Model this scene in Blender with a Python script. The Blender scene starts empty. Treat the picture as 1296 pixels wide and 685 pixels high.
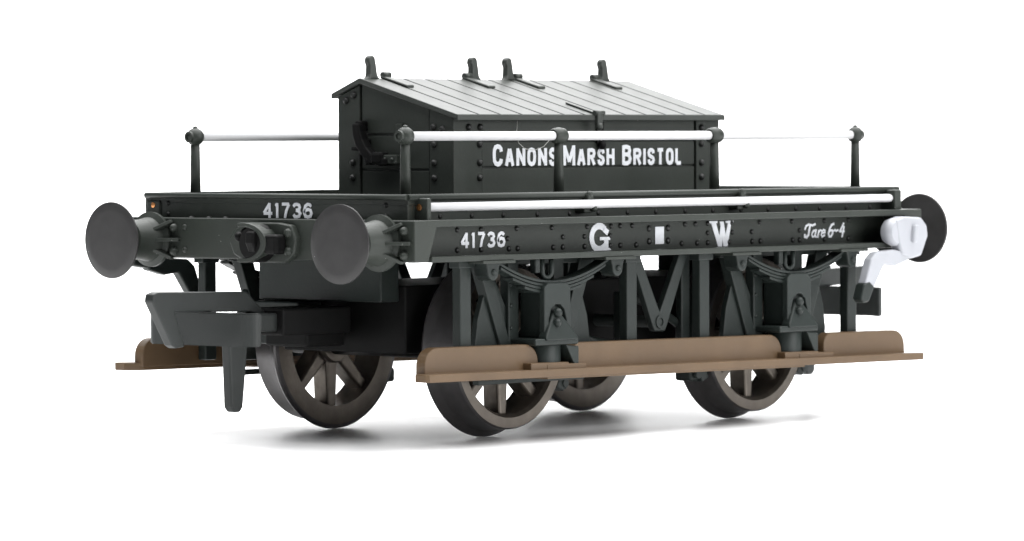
import bpy, bmesh, math, random
from mathutils import Vector, Matrix
random.seed(7)
S = 0.1                      # model millimetres -> Blender units
PI = math.pi
scene = bpy.context.scene
COL = scene.collection

# ------------------------------------------------------------------ materials
def mat(name, base, rough=0.5, metallic=0.0, spec=0.5, var=0.0, vscale=6.0, bump=0.0, bscale=60.0, rvar=0.0, speck=None, dust=0.0):
    m = bpy.data.materials.new(name); m.use_nodes = True
    nt = m.node_tree; b = nt.nodes['Principled BSDF']
    b.inputs['Base Color'].default_value = (*base, 1)
    b.inputs['Roughness'].default_value = rough
    b.inputs['Metallic'].default_value = metallic
    b.inputs['Specular IOR Level'].default_value = spec
    tc = nt.nodes.new('ShaderNodeTexCoord')
    col_out = None
    if var > 0:
        n = nt.nodes.new('ShaderNodeTexNoise'); n.inputs['Scale'].default_value = vscale; n.inputs['Detail'].default_value = 5
        nt.links.new(tc.outputs['Object'], n.inputs['Vector'])
        r = nt.nodes.new('ShaderNodeValToRGB')
        r.color_ramp.elements[0].position = 0.3; r.color_ramp.elements[1].position = 0.7
        r.color_ramp.elements[0].color = (*[c * (1 - var) for c in base], 1)
        r.color_ramp.elements[1].color = (*[min(1, c * (1 + var)) for c in base], 1)
        nt.links.new(n.outputs['Fac'], r.inputs['Fac'])
        col_out = r.outputs['Color']
        if rvar > 0:
            mr = nt.nodes.new('ShaderNodeMapRange')
            mr.inputs['To Min'].default_value = max(0.02, rough - rvar); mr.inputs['To Max'].default_value = min(1, rough + rvar)
            n2 = nt.nodes.new('ShaderNodeTexNoise'); n2.inputs['Scale'].default_value = vscale * 2.3; n2.inputs['Detail'].default_value = 6
            nt.links.new(tc.outputs['Object'], n2.inputs['Vector'])
            nt.links.new(n2.outputs['Fac'], mr.inputs['Value'])
            nt.links.new(mr.outputs['Result'], b.inputs['Roughness'])
    if speck is not None:      # tiny pale specks of dust on the surface
        v = nt.nodes.new('ShaderNodeTexVoronoi'); v.inputs['Scale'].default_value = speck[1]
        nt.links.new(tc.outputs['Object'], v.inputs['Vector'])
        lt = nt.nodes.new('ShaderNodeMath'); lt.operation = 'LESS_THAN'; lt.inputs[1].default_value = speck[2]
        nt.links.new(v.outputs['Distance'], lt.inputs[0])
        n3 = nt.nodes.new('ShaderNodeTexNoise'); n3.inputs['Scale'].default_value = speck[1] * 0.22
        nt.links.new(tc.outputs['Object'], n3.inputs['Vector'])
        gt = nt.nodes.new('ShaderNodeMath'); gt.operation = 'GREATER_THAN'; gt.inputs[1].default_value = speck[3]
        nt.links.new(n3.outputs['Fac'], gt.inputs[0])
        mu = nt.nodes.new('ShaderNodeMath'); mu.operation = 'MULTIPLY'
        nt.links.new(lt.outputs[0], mu.inputs[0]); nt.links.new(gt.outputs[0], mu.inputs[1])
        mx = nt.nodes.new('ShaderNodeMix'); mx.data_type = 'RGBA'
        nt.links.new(mu.outputs[0], mx.inputs['Factor'])
        if col_out: nt.links.new(col_out, mx.inputs[6])
        else: mx.inputs[6].default_value = (*base, 1)
        mx.inputs[7].default_value = (*speck[0], 1)
        col_out = mx.outputs[2]
    if col_out: nt.links.new(col_out, b.inputs['Base Color'])
    if bump > 0:
        nb = nt.nodes.new('ShaderNodeTexNoise'); nb.inputs['Scale'].default_value = bscale; nb.inputs['Detail'].default_value = 4
        nt.links.new(tc.outputs['Object'], nb.inputs['Vector'])
        bp = nt.nodes.new('ShaderNodeBump'); bp.inputs['Strength'].default_value = bump; bp.inputs['Distance'].default_value = 0.01
        nt.links.new(nb.outputs['Fac'], bp.inputs['Height'])
        nt.links.new(bp.outputs['Normal'], b.inputs['Normal'])
    return m

SPK = ((0.35, 0.35, 0.33), 14.0, 0.035, 0.56)
M = {}
M['body'] = mat('dark_green_grey_plastic', (0.028, 0.033, 0.028), 0.44, spec=0.32, var=0.10, vscale=3.0, bump=0.10, bscale=45, rvar=0.06, speck=SPK)
M['roof'] = mat('grey_green_roof_plastic', (0.036, 0.041, 0.036), 0.45, var=0.10, vscale=3.0, bump=0.08, bscale=45, rvar=0.05)
M['under'] = mat('dark_underframe_plastic', (0.018, 0.0235, 0.0215), 0.42, spec=0.30, var=0.10, vscale=4.0, bump=0.10, bscale=45, rvar=0.06)
M['black'] = mat('black_plastic', (0.004, 0.004, 0.004), 0.55, spec=0.15, var=0.2, vscale=6.0)
M['rivet'] = mat('dark_rivet', (0.008, 0.009, 0.008), 0.45)  # rivet and bolt heads coloured darker than the body plastic around them
M['coupling'] = mat('coupling_plastic', (0.022, 0.025, 0.024), 0.40, spec=0.34, var=0.08, vscale=4.0, bump=0.06, bscale=50, rvar=0.06, speck=((0.3, 0.3, 0.3), 12.0, 0.03, 0.6))
M['buffer'] = mat('dull_buffer_metal', (0.028, 0.027, 0.027), 0.45, metallic=0.1, var=0.22, vscale=4.5, bump=0.06, bscale=30, rvar=0.10,
                  speck=((0.42, 0.42, 0.42), 13.0, 0.10, 0.56))
M['white'] = mat('white_paint', (0.66, 0.66, 0.67), 0.42, var=0.02, vscale=8)
M['lever'] = mat('lever_white_paint', (0.38, 0.39, 0.42), 0.40, var=0.03, vscale=8)
M['letter'] = mat('white_print', (0.82, 0.84, 0.88), 0.5, var=0.05, vscale=25)
M['brown'] = mat('brown_step_plastic', (0.108, 0.065, 0.031), 0.50, var=0.10, vscale=3.5, bump=0.10, bscale=40, rvar=0.06, speck=((0.32, 0.22, 0.15), 9.0, 0.03, 0.6))
M['wheel'] = mat('weathered_wheel_metal', (0.125, 0.108, 0.091), 0.34, metallic=0.65, var=0.16, vscale=9.0, bump=0.15, bscale=35, rvar=0.12)
M['tread'] = mat('blackened_tread_metal', (0.075, 0.071, 0.072), 0.34, metallic=0.6, var=0.2, vscale=5.0, rvar=0.08)
M['steel'] = mat('axle_steel', (0.30, 0.29, 0.28), 0.32, metallic=0.9)
M['brass'] = mat('bare_brass', (0.85, 0.38, 0.15), 0.25, metallic=1.0)
M['fibre'] = mat('pale_fibre', (0.55, 0.55, 0.52), 0.6)
M['floor'] = mat('white_studio_sheet', (0.91, 0.91, 0.91), 0.38, spec=0.5, bump=0.12, bscale=3.0)

# ------------------------------------------------------------------ mesh helpers (all in millimetres)
class MB:
    def __init__(self): self.bm = bmesh.new()
    def _faces(self, geom, mi, smooth=False):
        for f in geom:
            f.material_index = mi; f.smooth = smooth
    def box(self, x0, x1, y0, y1, z0, z1, bev=0.06, mi=0, seg=2, rot=None):
        t = bmesh.new()
        bmesh.ops.create_cube(t, size=1.0)
        for v in t.verts:
            v.co = Vector(((x0 + x1) / 2 + v.co.x * (x1 - x0), (y0 + y1) / 2 + v.co.y * (y1 - y0), (z0 + z1) / 2 + v.co.z * (z1 - z0)))
        if bev > 0:
            bmesh.ops.bevel(t, geom=t.edges[:], offset=bev, segments=seg, affect='EDGES', profile=0.5)
        if rot is not None:
            c = Vector(((x0 + x1) / 2, (y0 + y1) / 2, (z0 + z1) / 2))
            for v in t.verts: v.co = c + rot @ (v.co - c)
        self.merge(t, mi)
        return self
    def merge(self, t, mi=0, smooth=None):
        vm = {}
        for v in t.verts: vm[v] = self.bm.verts.new(v.co)
        for f in t.faces:
            try: nf = self.bm.faces.new([vm[v] for v in f.verts])
            except ValueError: continue
            nf.material_index = mi; nf.smooth = f.smooth if smooth is None else smooth
        t.free()
    def prism(self, pts, axis, a0, a1, bev=0.05, mi=0, seg=2):
        """polygon pts (2-D) in the plane normal to axis, extruded from a0 to a1.
        axis 'x': pts=(y,z); 'y': pts=(x,z); 'z': pts=(x,y)"""
        def P(p, a):
            return Vector((a, p[0], p[1])) if axis == 'x' else Vector((p[0], a, p[1])) if axis == 'y' else Vector((p[0], p[1], a))
        t = bmesh.new()
        A = [t.verts.new(P(p, a0)) for p in pts]; B = [t.verts.new(P(p, a1)) for p in pts]
        t.faces.new(A); t.faces.new(B[::-1])
        n = len(pts)
        for i in range(n):
            j = (i + 1) % n
            t.faces.new([A[j], A[i], B[i], B[j]])
        bmesh.ops.recalc_face_normals(t, faces=t.faces[:])
        if bev > 0:
            ed = [e for e in t.edges if len(e.link_faces) == 2 and e.calc_face_angle(0) > 0.6]
            bmesh.ops.bevel(t, geom=ed, offset=bev, segments=seg, affect='EDGES', profile=0.5)
        self.merge(t, mi)
        return self
    def tube(self, path, r, n=12, mi=0, caps=True, r1=None):
        path = [Vector(p) for p in path]
        m = len(path); rings = []
        up = None
        for i, p in enumerate(path):
            d = (path[min(i + 1, m - 1)] - path[max(i - 1, 0)]).normalized()
            if up is None:
                up = Vector((0, 0, 1)) if abs(d.z) < 0.9 else Vector((1, 0, 0))
            s = d.cross(up).normalized(); u = s.cross(d).normalized(); up = u
            rr = r if r1 is None else r + (r1 - r) * i / (m - 1)
            rings.append([self.bm.verts.new(p + (s * math.cos(2 * PI * k / n) + u * math.sin(2 * PI * k / n)) * rr) for k in range(n)])
        for a, b in zip(rings, rings[1:]):
            for k in range(n):
                f = self.bm.faces.new([a[k], a[(k + 1) % n], b[(k + 1) % n], b[k]]); f.smooth = True; f.material_index = mi
        if caps:
            f = self.bm.faces.new(rings[0][::-1]); f.material_index = mi
            f = self.bm.faces.new(rings[-1]); f.material_index = mi
        return self
    def lathe(self, prof, axis, o, n=48, mi=0, sharp=0.7, scale2=(1, 1), mis=None):
        """prof: list of (a along axis, radius) from o. axis 'x','y','z'"""
        o = Vector(o)
        def P(a, r, th):
            c, s = math.cos(th) * r * scale2[0], math.sin(th) * r * scale2[1]
            return o + (Vector((a, c, s)) if axis == 'x' else Vector((c, a, s)) if axis == 'y' else Vector((c, s, a)))
        t = bmesh.new(); rings = []
        for a, r in prof:
            if r < 1e-6: rings.append([t.verts.new(P(a, 0, 0))])
            else: rings.append([t.verts.new(P(a, r, 2 * PI * k / n)) for k in range(n)])
        for i, (A, B) in enumerate(zip(rings, rings[1:])):
            for k in range(n):
                k2 = (k + 1) % n
                vs = [A[k % len(A)], A[k2 % len(A)], B[k2 % len(B)], B[k % len(B)]]
                vs2 = []
                for v in vs:
                    if v not in vs2: vs2.append(v)
                if len(vs2) > 2:
                    f = t.faces.new(vs2); f.smooth = True
                    f.material_index = mis[i] if mis else mi
        bmesh.ops.recalc_face_normals(t, faces=t.faces[:])
        vm = {}
        # split sharp rings by duplicating verts: use edge split
        ed = [e for e in t.edges if len(e.link_faces) == 2 and e.calc_face_angle(0) > sharp]
        bmesh.ops.split_edges(t, edges=ed)
        for v in t.verts: vm[v] = self.bm.verts.new(v.co)
        for f in t.faces:
            try: nf = self.bm.faces.new([vm[v] for v in f.verts])
            except ValueError: continue
            nf.smooth = True; nf.material_index = f.material_index
        t.free()
        return self
    def rivet(self, p, axis, r=0.2, h=0.14, mi=0, sgn=-1, n=10):
        prof = [(0, r), (sgn * h * 0.55, r * 0.88), (sgn * h * 0.9, r * 0.5), (sgn * h, 0)]
        return self.lathe(prof, axis, p, n=n, mi=mi, sharp=3)
    def ball(self, p, r, n=20, mi=0):
        prof = [(-r * math.cos(PI * i / 12), r * math.sin(PI * i / 12)) for i in range(13)]
        prof[0] = (-r, 0); prof[-1] = (r, 0)
        return self.lathe(prof, 'z', p, n=n, mi=mi, sharp=3)
    def shear_z(self, kx):
        for v in self.bm.verts: v.co.z += kx * v.co.x
        return self
    def mirror_y(self):
        for v in self.bm.verts: v.co.y = -v.co.y
        bmesh.ops.reverse_faces(self.bm, faces=self.bm.faces[:])
        return self
    def build(self, name, mats, parent=None, origin=None):
        """origin: where the object's own origin sits (mm)"""
        me = bpy.data.meshes.new(name)
        if origin is None:
            xs = [v.co for v in self.bm.verts]
            lo = Vector([min(v[i] for v in xs) for i in range(3)]); hi = Vector([max(v[i] for v in xs) for i in range(3)])
            origin = (lo + hi) / 2; origin.z = lo.z
        o_w = Vector(origin)
        for v in self.bm.verts: v.co = (v.co - o_w) * S
        self.bm.to_mesh(me); self.bm.free()
        o = bpy.data.objects.new(name, me); COL.objects.link(o)
        for m in (mats if isinstance(mats, (list, tuple)) else [mats]): me.materials.append(M[m])
        WORLD[o] = o_w * S
        if parent is not None:
            o.parent = parent
            o.location = WORLD[o] - WORLD[parent]
        else: o.location = o_w * S
        return o
WORLD = {}

def turn_copy(o, parent, root_pos=(0, 0, 0)):
    """the same part on the other end/side: turned half round about the wagon's centre; sub-parts too"""
    c = o.copy(); COL.objects.link(c); c.parent = parent
    w = WORLD[o]; nw = Vector((-w.x, -w.y, w.z)); WORLD[c] = nw
    c.location = nw - WORLD[parent]; c.rotation_euler = (0, 0, PI)
    for ch in list(o.children):
        d = ch.copy(); COL.objects.link(d); d.parent = c
    return c
def shift_copy(o, parent, dx=0, dy=0, dz=0):
    c = o.copy(); COL.objects.link(c); c.parent = parent
    nw = WORLD[o] + Vector((dx, dy, dz)) * S; WORLD[c] = nw
    c.location = nw - WORLD[parent]
    for ch in list(o.children):
        d = ch.copy(); COL.objects.link(d); d.parent = c
    return c

# ------------------------------------------------------------------ lettering: flat strokes raised a hair off the surface
GLY = {
 'C': (.60, [[(1,.70),(.95,.86),(.75,.97),(.5,1),(.2,.95),(.03,.8),(0,.6),(0,.4),(.03,.2),(.2,.05),(.5,0),(.75,.03),(.95,.14),(1,.30)]]),
 'A': (.66, [[(.0,-.1),(.46,1.06)],[(1.0,-.1),(.54,1.06)],[(.2,.3),(.8,.3)]]),
 'N': (.64, [[(0,-.1),(0,1.1)],[(0,1.0),(1,0.0)],[(1,-.1),(1,1.1)]]),
 'O': (.62, [[(.5,1),(.2,.95),(.03,.8),(0,.6),(0,.4),(.03,.2),(.2,.05),(.5,0),(.8,.05),(.97,.2),(1,.4),(1,.6),(.97,.8),(.8,.95),(.5,1)]]),
 'S': (.58, [[(1,.74),(.93,.9),(.7,.99),(.4,1),(.12,.92),(0,.76),(.08,.62),(.3,.54),(.7,.46),(.92,.38),(1,.24),(.88,.08),(.6,0),(.3,.01),(.07,.1),(0,.28)]]),
 'M': (.80, [[(0,-.1),(0,1.1)],[(0.02,1.04),(.5,.12)],[(.98,1.04),(.5,.12)],[(1,-.1),(1,1.1)]]),
 'R': (.64, [[(0,-.1),(0,1.1)],[(0,1),(.6,1),(.9,.94),(1,.76),(.9,.57),(.6,.5),(0,.5)],[(.5,.5),(1.02,-.08)]]),
 'H': (.64, [[(0,-.1),(0,1.1)],[(1,-.1),(1,1.1)],[(0,.52),(1,.52)]]),
 'B': (.62, [[(0,-.1),(0,1.1)],[(0,1),(.55,1),(.86,.94),(.94,.78),(.86,.6),(.55,.54),(0,.54)],[(.5,.54),(.86,.48),(1,.28),(.88,.08),(.55,0),(0,0)]]),
 'I': (.20, [[(.5,-.1),(.5,1.1)]]),
 'T': (.60, [[(-.05,1),(1.05,1)],[(.5,1),(.5,-.1)]]),
 'L': (.52, [[(0,1.1),(0,0)],[(0,0),(1.08,0)]]),
 '4': (.64, [[(.74,-.1),(.74,1.08)],[(.74,1.02),(0,.28)],[(-.02,.26),(1.08,.26)]]),
 '1': (.30, [[(.6,-.1),(.6,1.08)],[(.6,1.0),(-.1,.84)]]),
 '7': (.58, [[(-.05,1),(1.0,1)],[(1.0,1.0),(.6,.5),(.38,-.08)]]),
 '3': (.58, [[(0,.82),(.2,.97),(.5,1),(.85,.93),(.95,.75),(.8,.57),(.4,.53)],[(.4,.53),(.85,.45),(1,.26),(.85,.06),(.5,0),(.2,.02),(0,.18)]]),
 '6': (.60, [[(.95,.84),(.75,.98),(.45,1),(.14,.86),(.0,.55),(0,.3),(.14,.06),(.5,0),(.86,.07),(1,.3),(.86,.53),(.5,.6),(.16,.52),(0,.32)]]),
}
def offset_line(pts, w):
    """left and right edges of a mitred ribbon of width w along pts (square caps)"""
    pts = [Vector((a, b)) for a, b in pts]; n = len(pts)
    closed = (pts[0] - pts[-1]).length < 1e-6
    L, R_ = [], []
    for i, p in enumerate(pts):
        if closed:
            a = pts[i - 1] if i > 0 else pts[-2]; b = pts[i + 1] if i < n - 1 else pts[1]
        else:
            a = pts[max(i - 1, 0)]; b = pts[min(i + 1, n - 1)]
        d1 = (p - a).normalized() if (p - a).length > 1e-9 else (b - p).normalized()
        d2 = (b - p).normalized() if (b - p).length > 1e-9 else d1
        n1 = Vector((-d1.y, d1.x)); n2 = Vector((-d2.y, d2.x)); m = (n1 + n2).normalized()
        k = w / 2 / max(0.6, m.dot(n1))
        L.append(p + m * k); R_.append(p - m * k)
    return L, R_
def text_part(name, words, parent, face, fixed, matname='letter', thick=0.05, stroke=0.2, small=1.0):
    """words: list of (string, a0, a1, z0, z1). face '-y': along +x on plane y=fixed; '-x': along -y on plane x=fixed"""
    bm = bmesh.new(); lay = 0
    for body, a0, a1, z0, z1 in words:
        H = z1 - z0; gap = 0.13
        tot = sum(GLY[c][0] * (1 if i == 0 else small) + gap for i, c in enumerate(body)) - gap
        k = (a1 - a0) / tot; x = 0.0
        for i, c in enumerate(body):
            sc = 1 if i == 0 else small
            gw, strokes = GLY[c]; gw *= sc; gh = H * sc; t = stroke * H * (0.5 + 0.5 * sc)
            ax = t / abs(k)                           # stroke width in glyph units
            for st in strokes:
                pts = [(x + ax / 2 + px * max(gw - ax, 0.0), px_z) for px, px_z in st]
                pts = [(a0 + px * k, z0 + t / 2 + min(max(pz, -0.5), 1.5) * (gh - t)) for px, pz in pts]
                pts = [(px, min(max(pz, z0), z0 + gh)) for px, pz in pts]
                L, R_ = offset_line(pts, t); lay += 1
                d0, d1 = 0.004, thick + 0.0025 * (lay % 4)
                def V(p, d):
                    return bm.verts.new((p.x, fixed - d, p.y) if face == '-y' else (fixed - d, p.x, p.y))
                rows = [[V(l, d0), V(l, d1), V(r_, d1), V(r_, d0)] for l, r_ in zip(L, R_)]
                for A, B in zip(rows, rows[1:]):
                    for q in range(4): bm.faces.new([A[q], A[(q + 1) % 4], B[(q + 1) % 4], B[q]])
                bm.faces.new(rows[0]); bm.faces.new(rows[-1][::-1])
            x += gw + gap
    bmesh.ops.recalc_face_normals(bm, faces=bm.faces[:])
    mb = MB(); mb.bm.free(); mb.bm = bm
    return mb.build(name, matname, parent)

def strokes_part(name, polys, parent, fixed, thick=0.05, matname='letter'):
    """polygons (x,z) raised off plane y=fixed, each a hair prouder than the last"""
    mb = MB()
    for i, p in enumerate(polys):
        mb.prism(p, 'y', fixed - 0.004, fixed - thick - 0.003 * (i % 12), bev=0)
    return mb.build(name, matname, parent)
def ribbon(pts, w):
    """thick polyline as one polygon per segment (2-D)"""
    out = []
    for (x0, z0), (x1, z1) in zip(pts, pts[1:]):
        d = math.hypot(x1 - x0, z1 - z0)
        if d < 1e-6: continue
        ux, uz = (x1 - x0) / d, (z1 - z0) / d
        e = w * 0.35
        a = (x0 - ux * e, z0 - uz * e); b = (x1 + ux * e, z1 + uz * e)
        nx, nz = -uz * w / 2, ux * w / 2
        out.append([(a[0] + nx, a[1] + nz), (b[0] + nx, b[1] + nz), (b[0] - nx, b[1] - nz), (a[0] - nx, a[1] - nz)])
    return out
def arc(cx, cz, rx, rz, a0, a1, n=14):
    return [(cx + rx * math.cos(math.radians(a0 + (a1 - a0) * i / n)), cz + rz * math.sin(math.radians(a0 + (a1 - a0) * i / n))) for i in range(n + 1)]

# ================================================================== THE WAGON
root = bpy.data.objects.new('model_wagon', None); COL.objects.link(root)
root.empty_display_size = 0.5
WORLD[root] = Vector((0, 0, 0))
root['label'] = 'dark green grey model railway wagon with toolbox, white handrails and brown step boards'
root['category'] = 'model wagon'

# ---- deck -----------------------------------------------------------------
XD, YD, ZD = 28.1, 13.05, 17.75
mb = MB()
n = 34; w = 2 * XD / n
for i in range(n):
    mb.box(-XD + i * w + 0.03, -XD + (i + 1) * w - 0.03, -YD + 0.2, YD - 0.2, ZD - 0.75, ZD - 0.36, bev=0.03, seg=1)
mb.box(-XD + 0.1, XD - 0.1, -YD + 0.3, YD - 0.3, ZD - 0.9, ZD - 0.6, bev=0)
deck = mb.build('deck', 'body', root)
for sy in (-1, 1):
    mb = MB()
    mb.tube([(-XD - 0.05, sy * YD, ZD - 0.22), (0, sy * YD, ZD - 0.22), (XD + 0.05, sy * YD, ZD - 0.22)], 0.235, n=16)
    mb.box(-XD, XD, min(sy * (YD - 0.02), sy * (YD - 0.5)), max(sy * (YD - 0.02), sy * (YD - 0.5)), ZD - 0.7, ZD + 0.012, bev=0.02)
    mb.build('deck_edging', 'body', deck)
for sx in (-1, 1):
    mb = MB()
    mb.tube([(sx * (XD + 0.12), -YD, ZD - 0.2), (sx * (XD + 0.12), 0, ZD - 0.2), (sx * (XD + 0.12), YD, ZD - 0.2)], 0.21, n=16)
    mb.build('deck_edging', 'body', deck)

# ---- end planks with the number, and side fascias --------------------------
mb = MB()
mb.prism([(-12.95, 15.95), (13.0, 15.95), (13.0, 16.9), (12.85, 17.2), (12.6, 17.36), (-12.95, 17.36)], 'x', -28.05, -27.3, bev=0.06)
for y in (-12.0, -11.9):
    pass
for y in (12.1, -12.1):
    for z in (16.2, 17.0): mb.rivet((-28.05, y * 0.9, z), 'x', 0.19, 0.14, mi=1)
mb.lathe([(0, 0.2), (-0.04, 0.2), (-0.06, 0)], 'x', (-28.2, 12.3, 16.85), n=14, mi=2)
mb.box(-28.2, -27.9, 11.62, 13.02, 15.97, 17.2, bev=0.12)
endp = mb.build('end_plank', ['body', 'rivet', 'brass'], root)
text_part('running_number', [('41736', 1.15, -3.8, 15.99, 17.12)], endp, '-x', -28.06, stroke=0.2)
mb = MB()
mb.box(27.3, 28.05, -12.95, 12.95, 15.95, 17.36, bev=0.06)
mb.build('end_plank', 'body', root)
fas_riv = [-24.5, -21.19, -17.85, -14.2, -10.66, -7.5, -4.21, -0.97, 2.42, 5.67, 9.0, 12.3, 15.69, 18.64, 22.0, 25.0]
for sy in (-1, 1):
    mb = MB()
    y0, y1 = sorted((sy * 12.72, sy * 12.1))
    mb.box(-27.25, 27.25, y0, y1, 15.9, 17.28, bev=0.04)
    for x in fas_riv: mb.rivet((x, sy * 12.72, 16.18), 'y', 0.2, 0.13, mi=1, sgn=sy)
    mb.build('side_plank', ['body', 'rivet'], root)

# ---- sole bars ------------------------------------------------------------
YW = 12.6
top = [-22.6, -20.1, -16.3, -12.5, -8.6, -5.95, -4.9, -3.55, 2.5, 3.75, 5.2, 8.0, 11.4, 15.35, 19.4, 22.4]
bot = [-22.6, -20.1, -17.15, -16.2, -12.35, -11.3, -8.9, -6.05, -4.9, -3.1, 2.15, 3.95, 5.2, 7.7, 10.5, 11.5, 15.45, 16.3, 19.4, 22.4]
mid = [-17.3, -11.3, -8.9, -6.05, 5.2, 8.1, 10.45, 16.3]
pan = [(-1.6, 14.95), (-1.6, 14.0), (0.55, 14.95), (0.55, 14.0)]
def solebar(sy, riv=True):
    mb = MB()
    def yy(a, b): return sorted((sy * a, sy * b))
    mb.box(-27.3, 27.3, *yy(YW, 11.9), 13.1, 15.8, bev=0.03)                       # web
    mb.box(-28.0, 29.0, *yy(14.67, 12.0), 15.5, 15.97, bev=0.07)                    # top flange
    mb.box(-27.4, 27.4, *yy(14.62, 12.0), 13.02, 13.44, bev=0.07)                   # bottom flange
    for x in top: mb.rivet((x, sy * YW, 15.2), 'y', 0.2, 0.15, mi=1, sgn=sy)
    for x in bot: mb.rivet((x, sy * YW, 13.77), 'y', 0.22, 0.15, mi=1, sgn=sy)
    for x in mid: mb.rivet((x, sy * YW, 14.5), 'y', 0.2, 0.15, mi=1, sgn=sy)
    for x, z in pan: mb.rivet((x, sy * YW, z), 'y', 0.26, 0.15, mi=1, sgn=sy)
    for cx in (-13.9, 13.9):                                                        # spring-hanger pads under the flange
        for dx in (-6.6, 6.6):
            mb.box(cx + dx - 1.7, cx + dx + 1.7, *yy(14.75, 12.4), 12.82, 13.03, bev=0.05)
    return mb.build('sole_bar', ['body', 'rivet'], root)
sole = solebar(-1)
solebar(1)
text_part('running_number', [('41736', -22.3, -17.55, 13.88, 15.03)], sole, '-y', -YW, stroke=0.2)
# big serif G and W, white panel between them
g = ribbon(arc(-7.3, 14.38, 0.86, 0.84, 52, 312, 20), 0.46)
g += ribbon([(-6.68, 14.92), (-6.45, 14.78)], 0.42)
g += [[(-7.25, 14.42), (-6.1, 14.42), (-6.1, 14.18), (-7.25, 14.18)], [(-6.78, 14.3), (-6.3, 14.3), (-6.3, 13.5), (-6.78, 13.62)],
      [(-6.95, 13.72), (-6.15, 13.6), (-6.0, 13.46), (-6.9, 13.42)], [(-8.35, 14.0), (-7.95, 13.55), (-7.6, 13.52), (-8.0, 14.2)]]
strokes_part('railway_letter', g, sole, -YW)
wz0, wz1 = 13.46, 15.33
wpoly = [[(5.55, wz1), (6.12, wz1), (6.86, wz0), (6.38, wz0)], [(6.38, wz0), (6.86, wz0), (7.0, 14.9), (6.72, 15.05)],
         [(6.62, wz1), (7.05, wz1), (7.48, wz0), (7.02, wz0)], [(7.02, wz0), (7.5, wz0), (8.0, wz1), (7.6, wz1)],
         [(5.35, wz1 + .04), (6.3, wz1 + .04), (6.3, wz1 - .12), (5.35, wz1 - .12)], [(7.3, wz1 + .04), (8.2, wz1 + .04), (8.2, wz1 - .12), (7.3, wz1 - .12)]]
strokes_part('railway_letter', wpoly, sole, -YW)
strokes_part('number_panel', [[(-0.94, 13.78), (0.06, 13.78), (0.06, 15.06), (-0.94, 15.06)]], sole, -YW)
def T(pts, ox, w=0.15, k=0.28, z0=13.95):
    return ribbon([(ox + x + k * z, z0 + z) for x, z in pts], w)
tare = []
tare += T([(-0.12, 0.62), (-0.05, 0.86), (0.25, 0.98), (0.75, 0.9), (1.05, 1.0)], 16.9, .16)
tare += T([(0.42, 0.93), (0.42, 0.2), (0.25, 0.0), (0.0, 0.05), (-0.05, 0.2)], 16.9, .2)
tare += T([(x, z) for x, z in arc(0.0, 0.27, 0.2, 0.25, 40, 350, 10)], 17.95, .14) + T([(0.22, 0.55), (0.22, 0.1), (0.36, 0.02)], 17.95, .16)
tare += T([(0, 0.5), (0.02, 0.0)], 18.5, .16) + T([(0.02, 0.35), (0.2, 0.53), (0.34, 0.48)], 18.5, .14)
tare += T([(x, z) for x, z in [(-.18, .28), (.2, .34), (.18, .5), (0, .55), (-.18, .4), (-.2, .15), (-.02, 0), (.22, .12)]], 19.12, .14)
tare += T([(x, z) for x, z in [(.3, .98), (.05, .9), (-.12, .6), (-.16, .25), (.0, .0), (.22, .02), (.36, .25), (.28, .48), (.05, .5), (-.12, .35)]], 19.95, .17)
tare += T([(0, 0.42), (0.18, 0.52), (0.34, 0.4), (0.52, 0.5)], 20.4, .14)
tare += T([(.2, 1.0), (-.12, .38), (.42, .38)], 21.3, .16) + T([(.3, .75), (.28, -.02)], 21.3, .17)
strokes_part('tare_weight', tare, sole, -YW, thick=0.04)

# ---- headstocks -----------------------------------------------------------
def headstock():
    mb = MB()
    XH = 29.2
    mb.prism([(-XH, 15.98), (-26.7, 15.98), (-27.75, 13.05), (-XH, 13.05)], 'y', -14.66, 14.66, bev=0.12, seg=3)
    for sy in (-1, 1):
        for z in (15.3, 13.65): mb.rivet((-XH, sy * 8.0, z), 'x', 0.22, 0.15)
    for y in (-7.2, -5.4, 4.4, 6.1, 7.9): mb.rivet((-28.6, y, 15.98), 'z', 0.22, 0.12, mi=1, sgn=1)
    h = mb.build('headstock', ['body', 'rivet'], root)
    # drawhook plate
    mb = MB()
    yc, zc = -0.35, 14.32
    pl = [(-3.75, 14.5), (-3.2, 15.55), (-1.9, 15.72), (0.9, 15.72), (2.2, 15.3), (3.0, 14.4), (2.5, 13.4), (1.2, 12.85), (-2.6, 12.85), (-3.5, 13.5)]
    mb.prism(pl, 'x', -29.75, -29.1, bev=0.15, seg=3)
    ring = [(y * 1.0, z) for y, z in arc(0.35, 14.3, 2.3, 1.42, 75, 285, 22)]
    ring2 = [(y, z) for y, z in arc(0.35, 14.3, 1.75, 1.12, 285, 75, 22)]
    mb.prism(ring + ring2, 'x', -31.0, -29.6, bev=0.08)
    for y, z in ((-3.0, 13.7), (-3.0, 15.0)): mb.rivet((-29.75, y, z), 'x', 0.34, 0.3)
    pt = mb.build('drawhook_plate', 'body', h)
    mb = MB()
    mb.lathe([(-1.25, 0.0), (-1.25, 1.15), (-0.5, 1.35), (0, 1.35)], 'x', (-29.7, -0.45, 14.25), n=28)
    hk = [(-29.4, 14.9), (-30.6, 14.9), (-30.9, 15.2), (-31.25, 15.05), (-31.3, 14.3), (-30.95, 13.6), (-30.4, 13.4), (-29.4, 13.5)]
    mb.prism(hk, 'y', -1.0, -0.2, bev=0.12)
    mb.box(-30.9, -29.8, -2.9, -1.6, 13.5, 14.9, bev=0.25, seg=3)
    mb.ball((-30.5, 0.5, 15.0), 0.36, n=14); mb.ball((-30.4, 1.25, 14.7), 0.34, n=14)
    mb.build('drawhook', 'black', h)
    return h
hs = headstock(); turn_copy(hs, root)

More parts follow.
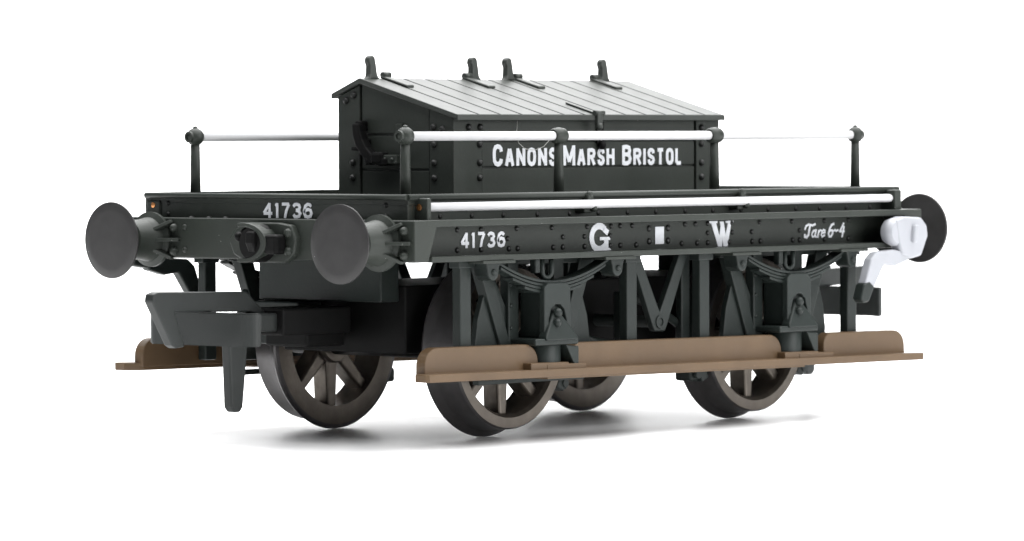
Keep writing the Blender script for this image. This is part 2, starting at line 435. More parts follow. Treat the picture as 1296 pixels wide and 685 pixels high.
# ---- buffers ---------------------------------------------------------------
def buffer(sy):
    o = (-29.2, sy * 11.4, 14.38)
    mb = MB()
    mb.lathe([(0, 2.0), (-0.25, 2.0), (-0.45, 1.62), (-1.0, 1.5), (-1.05, 1.47), (-2.45, 1.42), (-2.5, 1.36), (-2.5, 0.9), (-2.4, 0.0)], 'x', o, n=40)
    for a in (0, 180, 32, 148, 212, 328):                         # webs that brace the stock to the headstock
        L = 2.95 if a in (0, 180) else 2.55
        c, s = math.cos(math.radians(a)), math.sin(math.radians(a))
        t = MB()
        t.prism([(-29.1, 1.0), (-29.1, L), (-29.42, L), (-30.35, 1.38), (-30.35, 1.0)], 'y', -0.13, 0.13, bev=0.04)
        for v in t.bm.verts:
            rr = v.co.z; tt = v.co.y
            v.co = Vector((v.co.x, o[1] + c * rr - s * tt, o[2] + s * rr + c * tt))
        bmesh.ops.recalc_face_normals(t.bm, faces=t.bm.faces[:])
        mb.merge(t.bm)
    for sy2 in (-1, 1):
        for sz in (-1, 1):
            mb.rivet((-29.2, o[1] + sy2 * 2.35, o[2] + sz * 0.85), 'x', 0.33, 0.42)
    b = mb.build('buffer', 'body', root)
    mb = MB()
    mb.tube([(-31.5, o[1], o[2]), (-32.2, o[1], o[2]), (-33.1, o[1], o[2])], 0.95, n=28)
    R = 2.76
    mb.lathe([(0.62, 0.0), (0.60, 0.9), (0.35, 1.5), (0.2, R - 0.2), (0.16, R - 0.04), (0.10, R), (0.02, R), (-0.02, R - 0.05), (-0.05, R * 0.75), (-0.08, R * 0.4), (-0.09, 0)],
             'x', (-33.3, o[1], o[2]), n=72)
    mb.build('buffer_head', 'buffer', b)
    return b
for sy in (-1, 1):
    b = buffer(sy)
    turn_copy(b, root)

# ---- toolbox -----------------------------------------------------------------
BX0, BX1, BY0, BY1 = -14.85, 15.4, -5.12, 6.25
def roofz(y):            # underside of the roof
    return 22.98 + (y + 6) * (25.7 - 22.98) / 9.8 if y < 3.8 else 25.7 - (y - 3.8) * (25.7 - 24.6) / 2.87
mb = MB()
prof = [(BY0 + .15, 17.37), (BY1 - .1, 17.37), (BY1 - .1, roofz(BY1) + .1), (3.8, 25.8), (BY0 + .15, roofz(BY0) + .1)]
mb.prism(prof, 'x', BX0 + 0.16, BX1 - 0.16, bev=0.0)
# planks on the long front and the near end, grooves between them
for z0, z1 in ((17.38, 19.42), (19.58, 21.34), (21.46, 23.2)):
    mb.box(-11.76, 12.6, BY0 - 0.10, BY0 + 0.1, z0, z1, bev=0.04)
for sx, xf in ((-1, BX0), (1, BX1)):
    def endp_(zl, zh):
        ya, yb_ = -2.82, 3.92
        pts = [(ya, zl), (yb_, zl)]
        if zh is None: pts += [(yb_, roofz(yb_) - .02), (3.8, 25.66), (ya, roofz(ya) - .02)]
        else: pts += [(yb_, zh), (ya, zh)]
        a, b_ = sorted((xf + sx * 0.02, xf - sx * 0.2))
        mb.prism(pts, 'x', a, b_, bev=0.04)
    endp_(17.38, 19.26); endp_(19.42, 21.85); endp_(22.02, None)
tb = mb.build('toolbox', 'body', root)
# corner straps with bolts
def strap(axis, a0, a1, side, bolts, top_=None):
    mb = MB()
    if axis == 'y':
        mb.box(a0, a1, BY0 - 0.22, BY0 + 0.2, 17.38, 23.1, bev=0.05)
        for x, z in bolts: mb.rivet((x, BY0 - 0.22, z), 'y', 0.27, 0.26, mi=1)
    else:
        x0, x1 = sorted((side[0] - side[1] * 0.2, side[0] + side[1] * 0.12))
        zt = (lambda y: roofz(y) - 0.03)
        pts = [(a0, 17.38), (a1, 17.38), (a1, zt(a1))] + ([(3.8, 25.62)] if a0 < 3.8 < a1 else []) + [(a0, zt(a0))]
        mb.prism(pts, 'x', x0, x1, bev=0.05)
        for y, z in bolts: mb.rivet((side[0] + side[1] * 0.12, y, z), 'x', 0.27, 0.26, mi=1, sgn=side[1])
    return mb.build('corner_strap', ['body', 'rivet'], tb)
strap('y', -14.98, -11.9, None, [(-13.4, 22.45), (-12.15, 22.45), (-12.2, 21.2), (-12.2, 19.85), (-12.2, 18.75)])
strap('y', 12.75, 15.5, None, [(13.3, 22.4), (13.3, 21.15), (13.3, 19.7), (13.3, 18.6)])
for sd in ((BX0 - .02, -1), (BX1 + .02, 1)):
    strap('x', 4.05, BY1, sd, [(5.4, 24.45), (4.6, 24.85), (4.75, 19.85), (4.75, 18.75)])
    strap('x', BY0 - .1, -2.95, sd, [(-3.4, 22.45), (-4.3, 22.3), (-3.45, 21.2), (-3.45, 19.85), (-3.45, 18.75)])
for word in (('CANONS', -10.65, -3.5, 19.56, 21.2), ('MARSH', -2.8, 3.1, 19.56, 21.12), ('BRISTOL', 4.0, 11.05, 19.55, 21.1)):
    text_part('painted_word', [word], tb, '-y', BY0 - 0.10, stroke=0.2, small=0.84)

# roof of planks
def roof_pt(y, up):     # up: height above underside, measured straight up
    return (y, roofz(y) + up)
mb = MB()
RX0, RX1 = -15.3, 15.35
core = [roof_pt(-5.9, 0.0), roof_pt(3.8, 0.0), roof_pt(6.6, 0.0), roof_pt(6.6, 0.16), roof_pt(3.8, 0.16), roof_pt(-5.9, 0.16)]
mb.prism(core, 'x', RX0 + .05, RX1 - .05, bev=0)
n = 13; w = (RX1 - RX0) / n
mb.prism([(-6.06, 22.96), (-5.97, 22.96), (-5.97, 23.36), (-6.06, 23.36)], 'x', RX0, RX1, bev=0.03)
for i in range(n):
    x0, x1 = RX0 + i * w + (0.0 if i == 0 else 0.11), RX0 + (i + 1) * w - (0.0 if i == n - 1 else 0.11)
    pl = [roof_pt(-5.96, 0.02), roof_pt(3.8, 0.024), (6.68, roofz(6.68)), (6.68, roofz(6.68) + 0.38), roof_pt(3.8, 0.42), roof_pt(-5.96, 0.40)]
    mb.prism(pl, 'x', x0, x1, bev=0.045)
roof = mb.build('roof', 'roof', tb)
def peg(x):
    mb = MB()
    # tapered upright with a rounded head and flared foot, leaning back
    prof = [(-0.95, 0), (-0.62, 0.12), (-0.48, 0.4), (-0.46, 1.0), (-0.62, 1.3), (-0.58, 1.6), (-0.3, 1.78), (0.02, 1.76), (0.2, 1.6), (0.36, 1.0), (0.5, 0.35), (0.7, 0.1), (0.95, 0)]
    z0 = 26.02
    mb.prism([(x + a * 0.86, z0 + b) for a, b in prof], 'y', 3.55, 4.1, bev=0.14, seg=3)
    return mb.build('roof_peg', 'roof', roof)
for x in (-13.95, -2.7, 1.25, 12.4): peg(x)
for x in (-12.5, -3.5, 2.2, 11.3):
    mb = MB()
    t = MB()
    t.box(x - 0.42, x + 0.42, 1.2, 3.95, 0.38, 0.62, bev=0.1, seg=2)
    for v in t.bm.verts: v.co.z += roofz(min(v.co.y, 3.8))
    mb.merge(t.bm)
    mb.tube([(x - 0.35, 3.75, 26.35), (x + 0.42, 3.75, 26.35)], 0.24, n=14)
    mb.build('hinge', 'roof', roof)
# hasp over the eave and its staple on the front
mb = MB()
t = MB(); t.box(-0.05, 0.35, -6.0, -3.1, 0.40, 0.56, bev=0.05)
for v in t.bm.verts: v.co.z += roofz(v.co.y)
mb.merge(t.bm)
mb.box(-0.02, 0.62, -6.32, -5.96, 22.55, 23.55, bev=0.14, seg=3)
mb.tube([(-0.2, -6.1, 23.5), (0.85, -6.1, 23.5)], 0.2, n=12)
mb.ball((0.3, -6.15, 22.5), 0.3, n=14)
mb.build('hasp', 'roof', tb)
mb = MB()
mb.box(0.95, 1.75, BY0 - 0.3, BY0 - 0.08, 21.2, 22.9, bev=0.08)
mb.ball((1.4, BY0 - 0.35, 21.1), 0.34, n=14)
mb.build('staple', 'black', tb)
# lamp bracket on the near end
mb = MB()
outer = [(4.0, 22.75), (3.95, 21.9), (3.65, 21.1), (3.05, 20.4), (2.2, 19.85), (1.2, 19.62), (0.5, 19.65)]
inner = [(0.5, 20.2), (1.3, 20.25), (2.0, 20.5), (2.6, 21.0), (3.0, 21.6), (3.2, 22.2), (3.3, 22.75)]
mb.prism(outer + inner, 'x', -15.95, -15.15, bev=0.12)
mb.box(-15.9, -15.0, 2.1, 2.75, 19.7, 20.2, bev=0.12); mb.box(-15.8, -14.8, 3.0, 3.4, 21.2, 21.6, bev=0.1)
mb.box(-15.65, -14.8, 3.3, 4.0, 22.2, 22.95, bev=0.15)
mb.box(-15.5, -14.8, 3.6, 4.5, 20.75, 21.05, bev=0.1)
mb.box(-16.0, -15.1, 0.9, 2.1, 19.75, 20.65, bev=0.2)
mb.build('lamp_bracket', 'black', tb)
mb = MB()
mb.box(-15.8, -14.8, -0.35, 1.2, 19.75, 20.45, bev=0.1)
for y in (0.05, 0.75): mb.rivet((-15.8, y, 20.1), 'x', 0.16, 0.12)
mb.build('bracket_plate', 'body', tb)
mb = MB(); mb.box(-15.15, -14.85, -0.3, 0.3, 22.1, 22.75, bev=0.1); mb.build('cleat', 'body', tb)
# fine fibre clinging to the front
mb = MB()
pf = [(-8.15, BY0 - .35, 22.9), (-8.3, BY0 - .4, 22.0), (-8.1, BY0 - .4, 21.3), (-7.4, BY0 - .4, 20.85), (-6.2, BY0 - .35, 20.75), (-5.2, BY0 - .3, 21.0), (-4.5, BY0 - .3, 21.5)]
mb.tube(pf, 0.022, n=5)
mb.build('dust_fibre', 'fibre', tb)

# ---- handrails ---------------------------------------------------------------
ZR = 21.8
PX = (-25.65, -9.3, 8.6, 26.05)
def handrail(sy):
    mb = MB()
    y = sy * 10.5
    mb.tube([(PX[0], y, ZR), (0, y, ZR), (PX[-1], y, ZR)], 0.33, n=18, caps=True)
    r = mb.build('handrail', 'white', root)
    for i, x in enumerate(PX):
        m2 = MB()
        m2.tube([(x, y, ZD - 0.42), (x, y, 19.5), (x, y, ZR)], 0.40, n=16, r1=0.32)
        if i in (0, 3):
            m2.ball((x, y, ZR), 0.66, n=24)
            m2.ball((x, y, ZR + 0.6), 0.2, n=10)
            sg = -1 if i == 0 else 1
            m2.lathe([(0.0, 0.42), (sg * 0.72, 0.40), (sg * 0.72, 0.24), (sg * 0.45, 0.22), (sg * 0.45, 0)], 'x', (x, y, ZR), n=20)
        else:
            m2.lathe([(-0.62, 0.34), (-0.62, 0.46), (-0.48, 0.56), (0, 0.62), (0.48, 0.56), (0.62, 0.46), (0.62, 0.34)], 'x', (x, y, ZR), n=22)
        m2.build('handrail_post', 'body', r)
    return r
handrail(-1); handrail(1)

# ---- white grab rail below the deck edge ---------------------------------------
def grab(sy):
    y = sy * 13.7; z = 16.86
    mb = MB()
    mb.tube([(-26.9, y, z), (0, y, z), (25.9, y, z), (26.2, y, z)], 0.31, n=18)
    mb.ball((26.2, y, z), 0.31, n=18)
    g_ = mb.build('grab_rail', 'white', root)
    for x in (-9.3, 8.3):
        m2 = MB()
        y0, y1 = sorted((sy * 13.62, sy * 12.6))
        m2.box(x - 0.75, x + 0.1, y0, y1, 16.2, 16.55, bev=0.12)
        m2.box(x - 0.3, x + 0.3, y0, y1, 16.25, 17.6, bev=0.12)
        m2.ball((x + 0.12, sy * 13.75, 16.55), 0.26, n=14)
        m2.ball((x, sy * 13.45, 17.55), 0.26, n=14)
        m2.build('rail_bracket', 'body', g_)
    y0, y1 = sorted((sy * 14.12, sy * 12.5))
    for xa, xb, xs_, sg in ((-27.3, -26.85, -27.3, -1), (26.45, 27.3, 27.3, 1)):
        m2 = MB()
        m2.box(xa, xb, y0, y1, 15.9, 17.5, bev=0.12)
        m2.lathe([(0, 0.24), (sg * 0.03, 0.24), (sg * 0.05, 0)], 'x', (xs_, sy * 13.35, 16.85), n=16, mi=1)
        m2.build('rail_block', ['body', 'brass'], g_)
grab(-1); grab(1)

# ---- step boards -------------------------------------------------------------
KX = -0.0097
def stepboard(sy):
    def fin(mb):
        mb.shear_z(KX)
        if sy > 0:
            mb.mirror_y()
            for v in mb.bm.verts: v.co.x -= 0.9
        return mb
    mb = MB()
    zt = 5.03
    mb.prism([(-28.6, -15.05), (-28.4, -15.3), (28.6, -15.3), (28.6, -14.1), (27.4, -13.3), (-27.4, -13.3), (-28.6, -14.1)], 'z', zt - 0.56, zt, bev=0.05)
    mb.box(-16.0, 13.6, -15.25, -13.4, zt - 0.68, zt - 0.5, bev=0.03)
    for c in (-14.4, 14.6):
        mb.box(c - 1.2, c + 3.0, -14.9, -13.4, zt - 0.1, zt + 0.34, bev=0.06)
        mb.box(c - 2.9, c + 1.2, -14.85, -13.3, zt - 0.1, zt + 0.46, bev=0.06)
    sb = fin(mb).build('step_board', 'brown', root)
    for x0, x1, rl, rr in ((-27.6, -15.7, 1.3, 1.3), (-12.0, 12.2, 0.9, 1.3), (17.4, 27.7, 1.0, 1.3)):
        m2 = MB()
        h = 1.78
        pts = [(x0, zt - 0.3)] + [(x0 + rl - rl * math.cos(a), zt + h - rl + rl * math.sin(a)) for a in [i * PI / 16 for i in range(9)]]
        pts += [(x1 - rr + rr * math.sin(a), zt + h - rr + rr * math.cos(a)) for a in [i * PI / 16 for i in range(9)]] + [(x1, zt - 0.3)]
        m2.prism(pts, 'y', -14.1, -13.2, bev=0.1, seg=2)
        fin(m2).build('backing_board', 'brown', sb)
    for x in (-22.3, -4.2, 4.2, 22.2):
        m2 = MB()
        m2.box(x - 0.58, x + 0.58, -13.15, -12.35, 5.3, 13.1, bev=0.1)
        m2.box(x - 0.85, x + 0.85, -13.3, -12.3, 12.5, 13.1, bev=0.08)
        if sy > 0: m2.mirror_y()
        m2.build('step_hanger', 'under', sb)
    return sb
stepboard(-1); stepboard(1)

# ---- wheelsets ------------------------------------------------------------------
WX, RZ, RF, RT = 14.15, 6.55, 6.55, 6.0
def wheel_mesh(sy):
    """sy: +1 outer face towards +y"""
    mb = MB()
    yi = 7.25
    pr_ = [(yi, 4.83), (yi, RF - 0.35), (yi + 0.08, RF - 0.08), (yi + 0.25, RF), (yi + 0.5, RF - 0.12), (yi + 0.75, RT + 0.12), (yi + 0.95, RT + 0.02), (yi + 2.7, RT - 0.08), (yi + 2.85, RT - 0.2),
           (yi + 2.85, 5.08), (yi + 2.6, 4.88), (yi + 2.5, 4.83), (yi, 4.83)]
    mis = [0, 1, 1, 1, 1, 1, 1, 1, 0, 0, 0, 0]
    mb.lathe([(sy * a, r) for a, r in pr_], 'y', (0, 0, 0), n=96, mis=mis, sharp=0.5)
    mb.lathe([(sy * a, r) for a, r in [(yi, 0), (yi, 1.5), (yi + 0.2, 1.65), (yi + 2.3, 1.5), (yi + 2.6, 1.2), (yi + 2.6, 0)]], 'y', (0, 0, 0), n=32)
    for k in range(8):
        a = 2 * PI * k / 8 + PI / 8 * 0 + 0.0
        t = MB()
        y0, y1 = sorted((sy * (yi + 0.5), sy * (yi + 2.1)))
        t.prism([(-0.62, 1.2), (0.62, 1.2), (0.42, 4.98), (-0.42, 4.98)], 'y', y0, y1, bev=0.22, seg=3)
        for v in t.bm.verts:
            x, z = v.co.x, v.co.z
            v.co.x = x * math.cos(a) - z * math.sin(a); v.co.z = x * math.sin(a) + z * math.cos(a)
        mb.merge(t.bm)
    return mb
def wheelset(x):
    mb = MB()
    mb.tube([(x, -11.6, RZ), (x, 0, RZ), (x, 11.6, RZ)], 1.0, n=24)
    ax = mb.build('wheelset', 'black', root)
    for sy in (-1, 1):
        w_ = wheel_mesh(sy)
        for v in w_.bm.verts: v.co += Vector((x, 0, RZ))
        w_.build('wheel', ['wheel', 'tread'], ax)
    return ax
ws = wheelset(-WX); shift_copy(ws, root, dx=2 * WX)

# ---- axle guards, axle boxes and springs -------------------------------------------
def axle_guard(cx):
    mb = MB()
    yb, yf = -11.6, -12.1
    z0, z1 = 4.3, 13.1
    # curved outer plates with the slots left open
    mb.prism([(cx - 6.2, 5.2), (cx - 6.25, 7.0), (cx - 5.95, 8.8), (cx - 5.4, 10.3), (cx - 4.7, 11.7), (cx - 4.1, 11.7), (cx - 2.2, 8.2), (cx - 2.2, 5.2)], 'y', yf, yb, bev=0.08)
    mb.prism([(cx + 6.2, 5.2), (cx + 6.25, 7.0), (cx + 5.95, 8.8), (cx + 5.4, 10.3), (cx + 4.7, 11.5), (cx + 4.2, 11.5), (cx + 2.2, 7.6), (cx + 2.2, 5.2)], 'y', yf, yb, bev=0.08)
    # inner horns and outer stays standing proud
    for s in (-1, 1):
        mb.box(cx + s * 2.45 - 0.55, cx + s * 2.45 + 0.55, -12.4, yb + 0.05, 5.0, z1, bev=0.08)
        mb.prism([(cx + s * 6.35, 13.1), (cx + s * 4.9, 13.1), (cx + s * 2.7, 6.6), (cx + s * 3.75, 6.6)], 'y', -12.38, yb + 0.1, bev=0.08)
        for z in (8.1, 9.7, 11.2): mb.rivet((cx + s * 2.75, -12.4, z), 'y', 0.16, 0.12)
    mb.box(cx - 6.8, cx + 6.8, -12.2, yb, 12.6, z1, bev=0.05)
    # keep bar under the axle with its end lugs
    mb.box(cx - 5.8, cx + 5.8, -12.0, -11.4, 4.1, 4.5, bev=0.1)
    ag = mb.build('axle_guard', 'under', root)
    # axle box
    mb = MB()
    yfz = -14.55
    mb.box(cx - 1.15, cx + 1.15, -14.0, -11.8, 7.3, 11.0, bev=0.15)
    mb.box(cx - 1.9, cx + 1.9, -13.9, -12.0, 10.6, 11.45, bev=0.12)                     # spring buckle seat
    # front cover, arched recess over a sloping oil lid
    mb.prism([(cx - 1.45, 7.3), (cx - 1.45, 11.0), (cx - 1.0, 11.3), (cx + 1.0, 11.3), (cx + 1.4, 11.0), (cx + 1.45, 7.3),
              (cx + 0.95, 7.3), (cx + 0.95, 8.7), (cx + 0.7, 9.4), (cx + 0.25, 9.75), (cx - 0.25, 9.75), (cx - 0.7, 9.4), (cx - 0.95, 8.7), (cx - 0.95, 7.3)], 'y', yfz + 0.1, -13.9, bev=0.08)
    t = MB()
    t.prism([(cx - 0.35, 9.2), (cx + 0.35, 9.2), (cx + 1.75, 7.45), (cx + 1.75, 7.2), (cx - 1.7, 7.2), (cx - 1.7, 7.45)], 'y', -14.9, -14.0, bev=0.1)
    for v in t.bm.verts:
        if v.co.y < -14.3: v.co.y += (v.co.z - 7.2) * 0.28
    mb.merge(t.bm)
    mb.ball((cx - 0.05, -14.45, 9.15), 0.36, n=14); mb.ball((cx - 0.3, -14.65, 8.45), 0.3, n=14)
    mb.box(cx - 2.75, cx + 1.95, -14.75, -12.0, 6.85, 7.35, bev=0.14, seg=3)
    mb.lathe([(0, 1.35), (1.6, 1.35), (1.8, 1.2)], 'z', (cx - 0.35, -13.2, 5.3), n=28)
    t = MB()
    t.prism([(cx + 0.6, 6.85), (cx + 2.0, 6.7), (cx + 2.0, 5.35), (cx + 1.6, 5.25)], 'y', -14.7, -13.0, bev=0.08)
    mb.merge(t.bm)
    mb.build('axle_box', 'under', ag)
    # leaf spring
    mb = MB()
    yc = -13.6
    def leaf(half, zoff, th, wd):
        N = 18; up = []; dn = []
        for i in range(N + 1):
            x = -half + 2 * half * i / N
            z = 10.85 + zoff + 1.95 * (abs(x) / 6.9) ** 1.9
            up.append((cx + x, z + th)); dn.append((cx + x, z))
        mb.prism(up + dn[::-1], 'y', yc - wd / 2, yc + wd / 2, bev=0.035)
    leaf(6.7, 0.40, 0.2, 1.1); leaf(5.7, 0.15, 0.2, 1.0); leaf(4.4, -0.10, 0.2, 0.95); leaf(3.1, -0.34, 0.2, 0.9)
    sp = mb.build('leaf_spring', 'under', ag)
    for s in (-1, 1):
        m2 = MB()
        xc = cx + s * 6.75
        m2.prism([(xc - 0.8, 12.95), (xc + 0.8, 12.95), (xc + 0.6, 12.45)] + [(xc + 0.55 * math.cos(a), 12.15 + 0.55 * math.sin(a)) for a in [-i * PI / 8 for i in range(9)]] + [(xc - 0.6, 12.45)],
                 'y', yc - 0.75, yc + 0.6, bev=0.1)
        m2.rivet((xc, yc - 0.75, 12.2), 'y', 0.24, 0.2)
        m2.build('spring_shackle', 'under', sp)
    # U-shaped stop above the spring
    m2 = MB()
    ux = cx - 0.35
    m2.tube([(ux - 0.5, -13.7, 13.05), (ux - 0.5, -13.7, 12.2)] + [(ux - 0.5 * math.cos(a), -13.7, 12.1 - 0.45 * math.sin(a)) for a in [i * PI / 8 for i in range(9)]] + [(ux + 0.5, -13.7, 12.2), (ux + 0.5, -13.7, 13.05)], 0.19, n=10)
    m2.box(ux - 1.3, ux - 0.75, -13.8, -13.2, 12.0, 13.05, bev=0.12)
    m2.build('spring_stop', 'under', ag)
    return ag
for cx in (-13.95, 13.95):
    a_ = axle_guard(cx)
    turn_copy(a_, root)

# ---- V hangers and brake rigging ------------------------------------------------
mb = MB()
mb.prism([(-3.3, 13.1), (-2.35, 13.1), (0.0, 8.75), (2.35, 13.1), (3.3, 13.1), (0.85, 7.75), (0.6, 7.3), (-0.6, 7.3), (-0.85, 7.75)], 'y', -12.3, -11.75, bev=0.08)
mb.lathe([(0, 0.5), (-0.08, 0.5), (-0.08, 0.3), (0.2, 0.28), (0.2, 0)], 'y', (0.0, -12.3, 8.0), n=18)
vh = mb.build('v_hanger', 'under', root); turn_copy(vh, root)
mb = MB()
mb.tube([(0, -11.9, 8.0), (0, 0, 8.0), (0, 11.9, 8.0)], 0.45, n=16)
mb.box(-0.6, 0.6, -9.2, -8.2, 5.9, 10.2, bev=0.15)
mb.tube([(0.2, -8.8, 9.9), (3.4, -8.8, 9.0), (6.6, -8.8, 7.4)], 0.32, n=10)
mb.tube([(-0.2, -8.8, 6.1), (-3.4, -8.8, 6.6), (-6.6, -8.8, 7.4)], 0.32, n=10)
mb.build('brake_rigging', 'under', root)
def shoe(sx, sy, side):
    """side +1: towards the wagon's middle"""
    mb = MB()
    k = sx * side
    pts = []
    for i in range(9):
        a = math.radians(-30 + 62 * i / 8); pts.append((sx * WX - k * 6.2 * math.cos(a), RZ + 6.2 * math.sin(a)))
    for i in range(9):
        a = math.radians(32 - 62 * i / 8); pts.append((sx * WX - k * 7.1 * math.cos(a), RZ + 6.9 * math.sin(a)))
    y0, y1 = sorted((sy * 8.3, sy * 9.8))
    mb.prism(pts, 'y', y0, y1, bev=0.1)
    xt = sx * WX - k * 6.5
    y0, y1 = sorted((sy * 7.9, sy * 9.5))
    mb.box(xt - 0.75, xt + 0.55, y0, y1, 3.2, 4.3, bev=0.25, seg=3)
    mb.tube([(xt - 0.2, sy * 9.4, 3.7), (xt - 0.2, sy * 9.9, 3.7)], 0.3, n=12)
    if side > 0:
        y0, y1 = sorted((sy * 8.8, sy * 9.4))
        mb.box(sx * 6.5 - 0.5, sx * 6.5 + 0.5, y0, y1, 6.5, 13.5, bev=0.1)
    return mb.build('brake_shoe', 'under', root)
for sx in (-1, 1):
    for sy in (-1, 1):
        shoe(sx, sy, 1)
shoe(1, -1, -1)

# ---- chassis core, end blocks, couplings -----------------------------------------
mb = MB()
mb.box(-21.0, 21.0, -6.1, 6.1, 6.2, 11.1, bev=0.12)
mb.box(-27.0, -21.6, -1.2, 1.2, 13.0, 17.0, bev=0.05)
mb.box(-27.2, 27.2, -10.6, -9.6, 13.6, 17.0, bev=0.05)
mb.box(-27.2, 27.2, 9.6, 10.6, 13.6, 17.0, bev=0.05)
mb.build('chassis_core', 'black', root)
mb = MB()
mb.box(-22.9, -21.0, -5.5, 6.75, 9.95, 14.4, bev=0.1)
mb.box(-23.5, -21.0, 2.2, 6.75, 9.2, 9.85, bev=0.12)
mb.box(-23.4, -21.0, 2.0, 6.7, 6.7, 8.1, bev=0.12)
eb = mb.build('end_block', 'under', root); turn_copy(eb, root)

def coupling():
    mb = MB()
    # bent wire-like bar: flat front with ends curving back
    R = 1.0
    xb = -35.25
    pts = [(xb + 1.15, -4.65)] + [(xb + R - R * math.sin(a), -4.65 + R - R * math.cos(a)) for a in [i * PI / 16 for i in range(9)]]
    path = pts + [(xb, 4.9)] + [(xb + R - R * math.cos(a), 4.9 + R * math.sin(a)) for a in [i * PI / 16 for i in range(1, 9)]] + [(xb + 1.15, 5.9)]
    # solid U section as a wall following the path
    t = bmesh.new(); th = 0.55
    P = [Vector((x, y, 0)) for x, y in path]
    rows = []
    for i, p in enumerate(P):
        d = (P[min(i + 1, len(P) - 1)] - P[max(i - 1, 0)]).normalized(); nrm = Vector((d.y, -d.x, 0))
        a, b_ = p, p + nrm * th
        rows.append([t.verts.new((a.x, a.y, 7.15)), t.verts.new((b_.x, b_.y, 7.15)), t.verts.new((b_.x, b_.y, 9.5)), t.verts.new((a.x, a.y, 9.5))])
    for A, B in zip(rows, rows[1:]):
        for k in range(4):
            t.faces.new([A[k], A[(k + 1) % 4], B[(k + 1) % 4], B[k]])
    t.faces.new(rows[0]); t.faces.new(rows[-1][::-1])
    bmesh.ops.recalc_face_normals(t, faces=t.faces[:])
    ed = [e for e in t.edges if len(e.link_faces) == 2 and e.calc_face_angle(0) > 0.9]
    bmesh.ops.bevel(t, geom=ed, offset=0.08, segments=2, affect='EDGES')
    mb.merge(t)
    # arm back into the pocket
    mb.box(-31.2, -22.0, -1.6, 1.6, 8.0, 9.3, bev=0.15)
    c = mb.build('coupling', 'coupling', root)
    # hook: long flat plate on edge with a slanting nose
    mb = MB()
    hk = [(-39.9, 11.05), (-31.2, 10.85), (-29.6, 9.5), (-24.0, 9.5), (-24.0, 8.9), (-29.2, 8.95), (-31.0, 9.55), (-37.6, 9.7), (-38.85, 9.6), (-37.55, 7.15), (-38.4, 7.1), (-38.75, 7.4), (-40.25, 10.0), (-40.55, 10.5), (-40.35, 10.95)]
    hk = [(-39.9, 11.05), (-31.2, 10.85), (-29.6, 9.5), (-24.0, 9.5), (-24.0, 8.9), (-29.0, 8.9), (-31.0, 9.42), (-38.3, 9.6), (-37.35, 7.15), (-38.2, 7.08), (-38.6, 7.3), (-40.2, 9.9), (-40.5, 10.4), (-40.4, 10.9)]
    mb.prism(hk, 'y', -0.35, 0.5, bev=0.12, seg=3)
    mb.build('coupling_hook', 'coupling', c)
    mb = MB()
    mb.prism([(-33.2, 8.6), (-31.3, 8.6), (-31.25, 7.0), (-31.75, 2.7), (-32.0, 2.35), (-32.6, 2.35), (-32.9, 2.7), (-33.1, 7.0)], 'y', -0.45, 0.4, bev=0.15, seg=3)
    mb.build('drop_arm', 'coupling', c)
    mb = MB()
    mb.box(-29.5, -22.5, -2.2, 2.0, 7.7, 9.6, bev=0.15)
    mb.box(-26.5, -22.5, -1.6, 2.6, 6.75, 8.0, bev=0.2)
    mb.build('coupling_pocket', 'black', c)
    return c
cp = coupling(); c2 = turn_copy(cp, root); c2.location.x += 0.1

# ---- white brake lever at the far end of the near side ---------------------------
def lever(mname):
    mb = MB()
    yl = -15.2
    mb.lathe([(0.5, 0.95), (0.0, 1.1), (-0.35, 1.05), (-0.55, 0.85), (-0.6, 0)], 'y', (25.0, yl + 0.2, 14.25), n=36)
    mb.prism([(24.6, 15.2), (25.6, 15.45), (27.9, 15.35), (28.6, 14.75), (28.75, 13.9), (27.9, 12.35), (26.6, 12.15), (25.4, 12.5), (24.9, 13.6)], 'y', yl - 0.45, yl + 0.6, bev=0.22, seg=3)
    mb.box(26.5, 27.05, yl - 0.8, yl - 0.3, 13.4, 14.8, bev=0.18, seg=3, rot=Matrix.Rotation(0.15, 3, 'Y'))
    mb.prism([(26.6, 12.6), (26.3, 12.0), (24.7, 11.6), (23.3, 11.75), (21.9, 9.9), (20.75, 10.1), (21.6, 12.2), (22.3, 12.75), (24.6, 12.9)], 'y', yl - 0.3, yl + 0.5, bev=0.15, seg=3)
    lv = mb.build('brake_lever', mname, root)
    mb = MB()
    mb.prism([(20.6, 10.35), (21.3, 10.5), (21.9, 10.1), (21.2, 8.95), (20.5, 8.85), (20.15, 9.2)], 'y', yl - 0.4, yl + 0.5, bev=0.15, seg=3)
    mb.build('lever_shoe', 'under', lv)
    return lv
lever('lever')
fl_ = lever('under'); back = turn_copy(fl_, root)
for ch in list(fl_.children): bpy.data.objects.remove(ch)
bpy.data.objects.remove(fl_)

# ================================================================== THE SETTING
cam_o = Vector((-26.3165736448296, -23.2251353, 2.1712297256888586))
cr = Vector((0.6654045246183433, -0.7464755458894591, -0.00332836393301201))
cu_ = Vector((0.0237021807007972, 0.01667110484198725, 0.9995800522686386))
cf = Vector((0.7461065776733665, 0.6652039789811706, -0.02878612686964328))
hf = Vector((cf.x, cf.y, 0)).normalized(); hr = Vector((hf.y, -hf.x, 0))
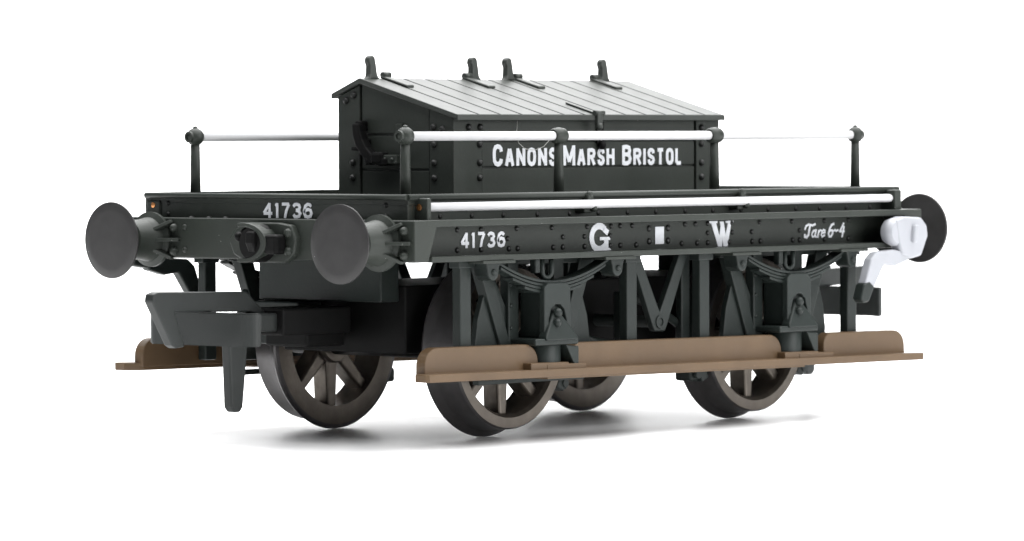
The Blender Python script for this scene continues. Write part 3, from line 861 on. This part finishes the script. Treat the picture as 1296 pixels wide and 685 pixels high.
# seamless white sheet: table top that sweeps up behind the model
prof = [(-14.5, 0), (0, 0), (10, 0), (36, 0)]
R = 22
for i in range(1, 17):
    a = i * PI / 32
    prof.append((36 + R * math.sin(a), R - R * math.cos(a)))
prof += [(36 + R, 70)]
bm = bmesh.new(); rows = []
for s, z in prof:
    rows.append([bm.verts.new(hf * s + hr * t + Vector((0, 0, z))) for t in (-26, -12, 0, 12, 26)])
for A, B in zip(rows, rows[1:]):
    for k in range(4):
        f = bm.faces.new([A[k], A[k + 1], B[k + 1], B[k]]); f.smooth = True
bmesh.ops.recalc_face_normals(bm, faces=bm.faces[:])
me = bpy.data.meshes.new('floor'); bm.to_mesh(me); bm.free()
if me.polygons[0].normal.z < 0: me.flip_normals()
fl = bpy.data.objects.new('floor', me); COL.objects.link(fl); me.materials.append(M['floor']); fl['kind'] = 'structure'

# ================================================================== LIGHT
world = bpy.data.worlds.new('World'); scene.world = world; world.use_nodes = True
bg = world.node_tree.nodes['Background']; bg.inputs['Color'].default_value = (0.86, 0.92, 1, 1); bg.inputs['Strength'].default_value = 0.14
def area(name, loc, target, sx, sy, power, color=(1, 1, 1)):
    L = bpy.data.lights.new(name, 'AREA'); L.shape = 'RECTANGLE'; L.size = sx; L.size_y = sy; L.energy = power; L.color = color
    o = bpy.data.objects.new(name, L); COL.objects.link(o); o.location = loc
    o.rotation_euler = (Vector(target) - Vector(loc)).to_track_quat('-Z', 'Y').to_euler()
    return o
area('overhead_softbox', hf * 7 + hr * 10 + Vector((0, 0, 42)), hf * 7 + hr * 10, 84, 84, 92000)
area('backdrop_softbox', hf * 26 + Vector((0, 0, 50)), hf * 52 + Vector((0, 0, 16)), 60, 20, 38000)

area('front_softbox', (10, -38, 10), (0, 0, 1.5), 34, 14, 7600)

# ================================================================== CAMERA
cd = bpy.data.cameras.new('camera'); cam = bpy.data.objects.new('camera', cd); COL.objects.link(cam)
mw = Matrix((( cr.x, cu_.x, -cf.x, cam_o.x), (cr.y, cu_.y, -cf.y, cam_o.y), (cr.z, cu_.z, -cf.z, cam_o.z), (0, 0, 0, 1)))
cam.matrix_world = mw
cd.sensor_fit = 'HORIZONTAL'; cd.sensor_width = 36.0; cd.lens = 5861.292463233531 / 1296 * 36
cd.clip_start = 0.5; cd.clip_end = 500
cd.dof.use_dof = True
cd.dof.focus_distance = (Vector((-1.2, -1.3, 1.4)) - cam_o).dot(cf)
cd.dof.aperture_fstop = 1.3
scene.camera = cam
scene.view_settings.view_transform = 'Standard'; scene.view_settings.look = 'None'
scene.view_settings.exposure = 0.0; scene.view_settings.gamma = 1.0
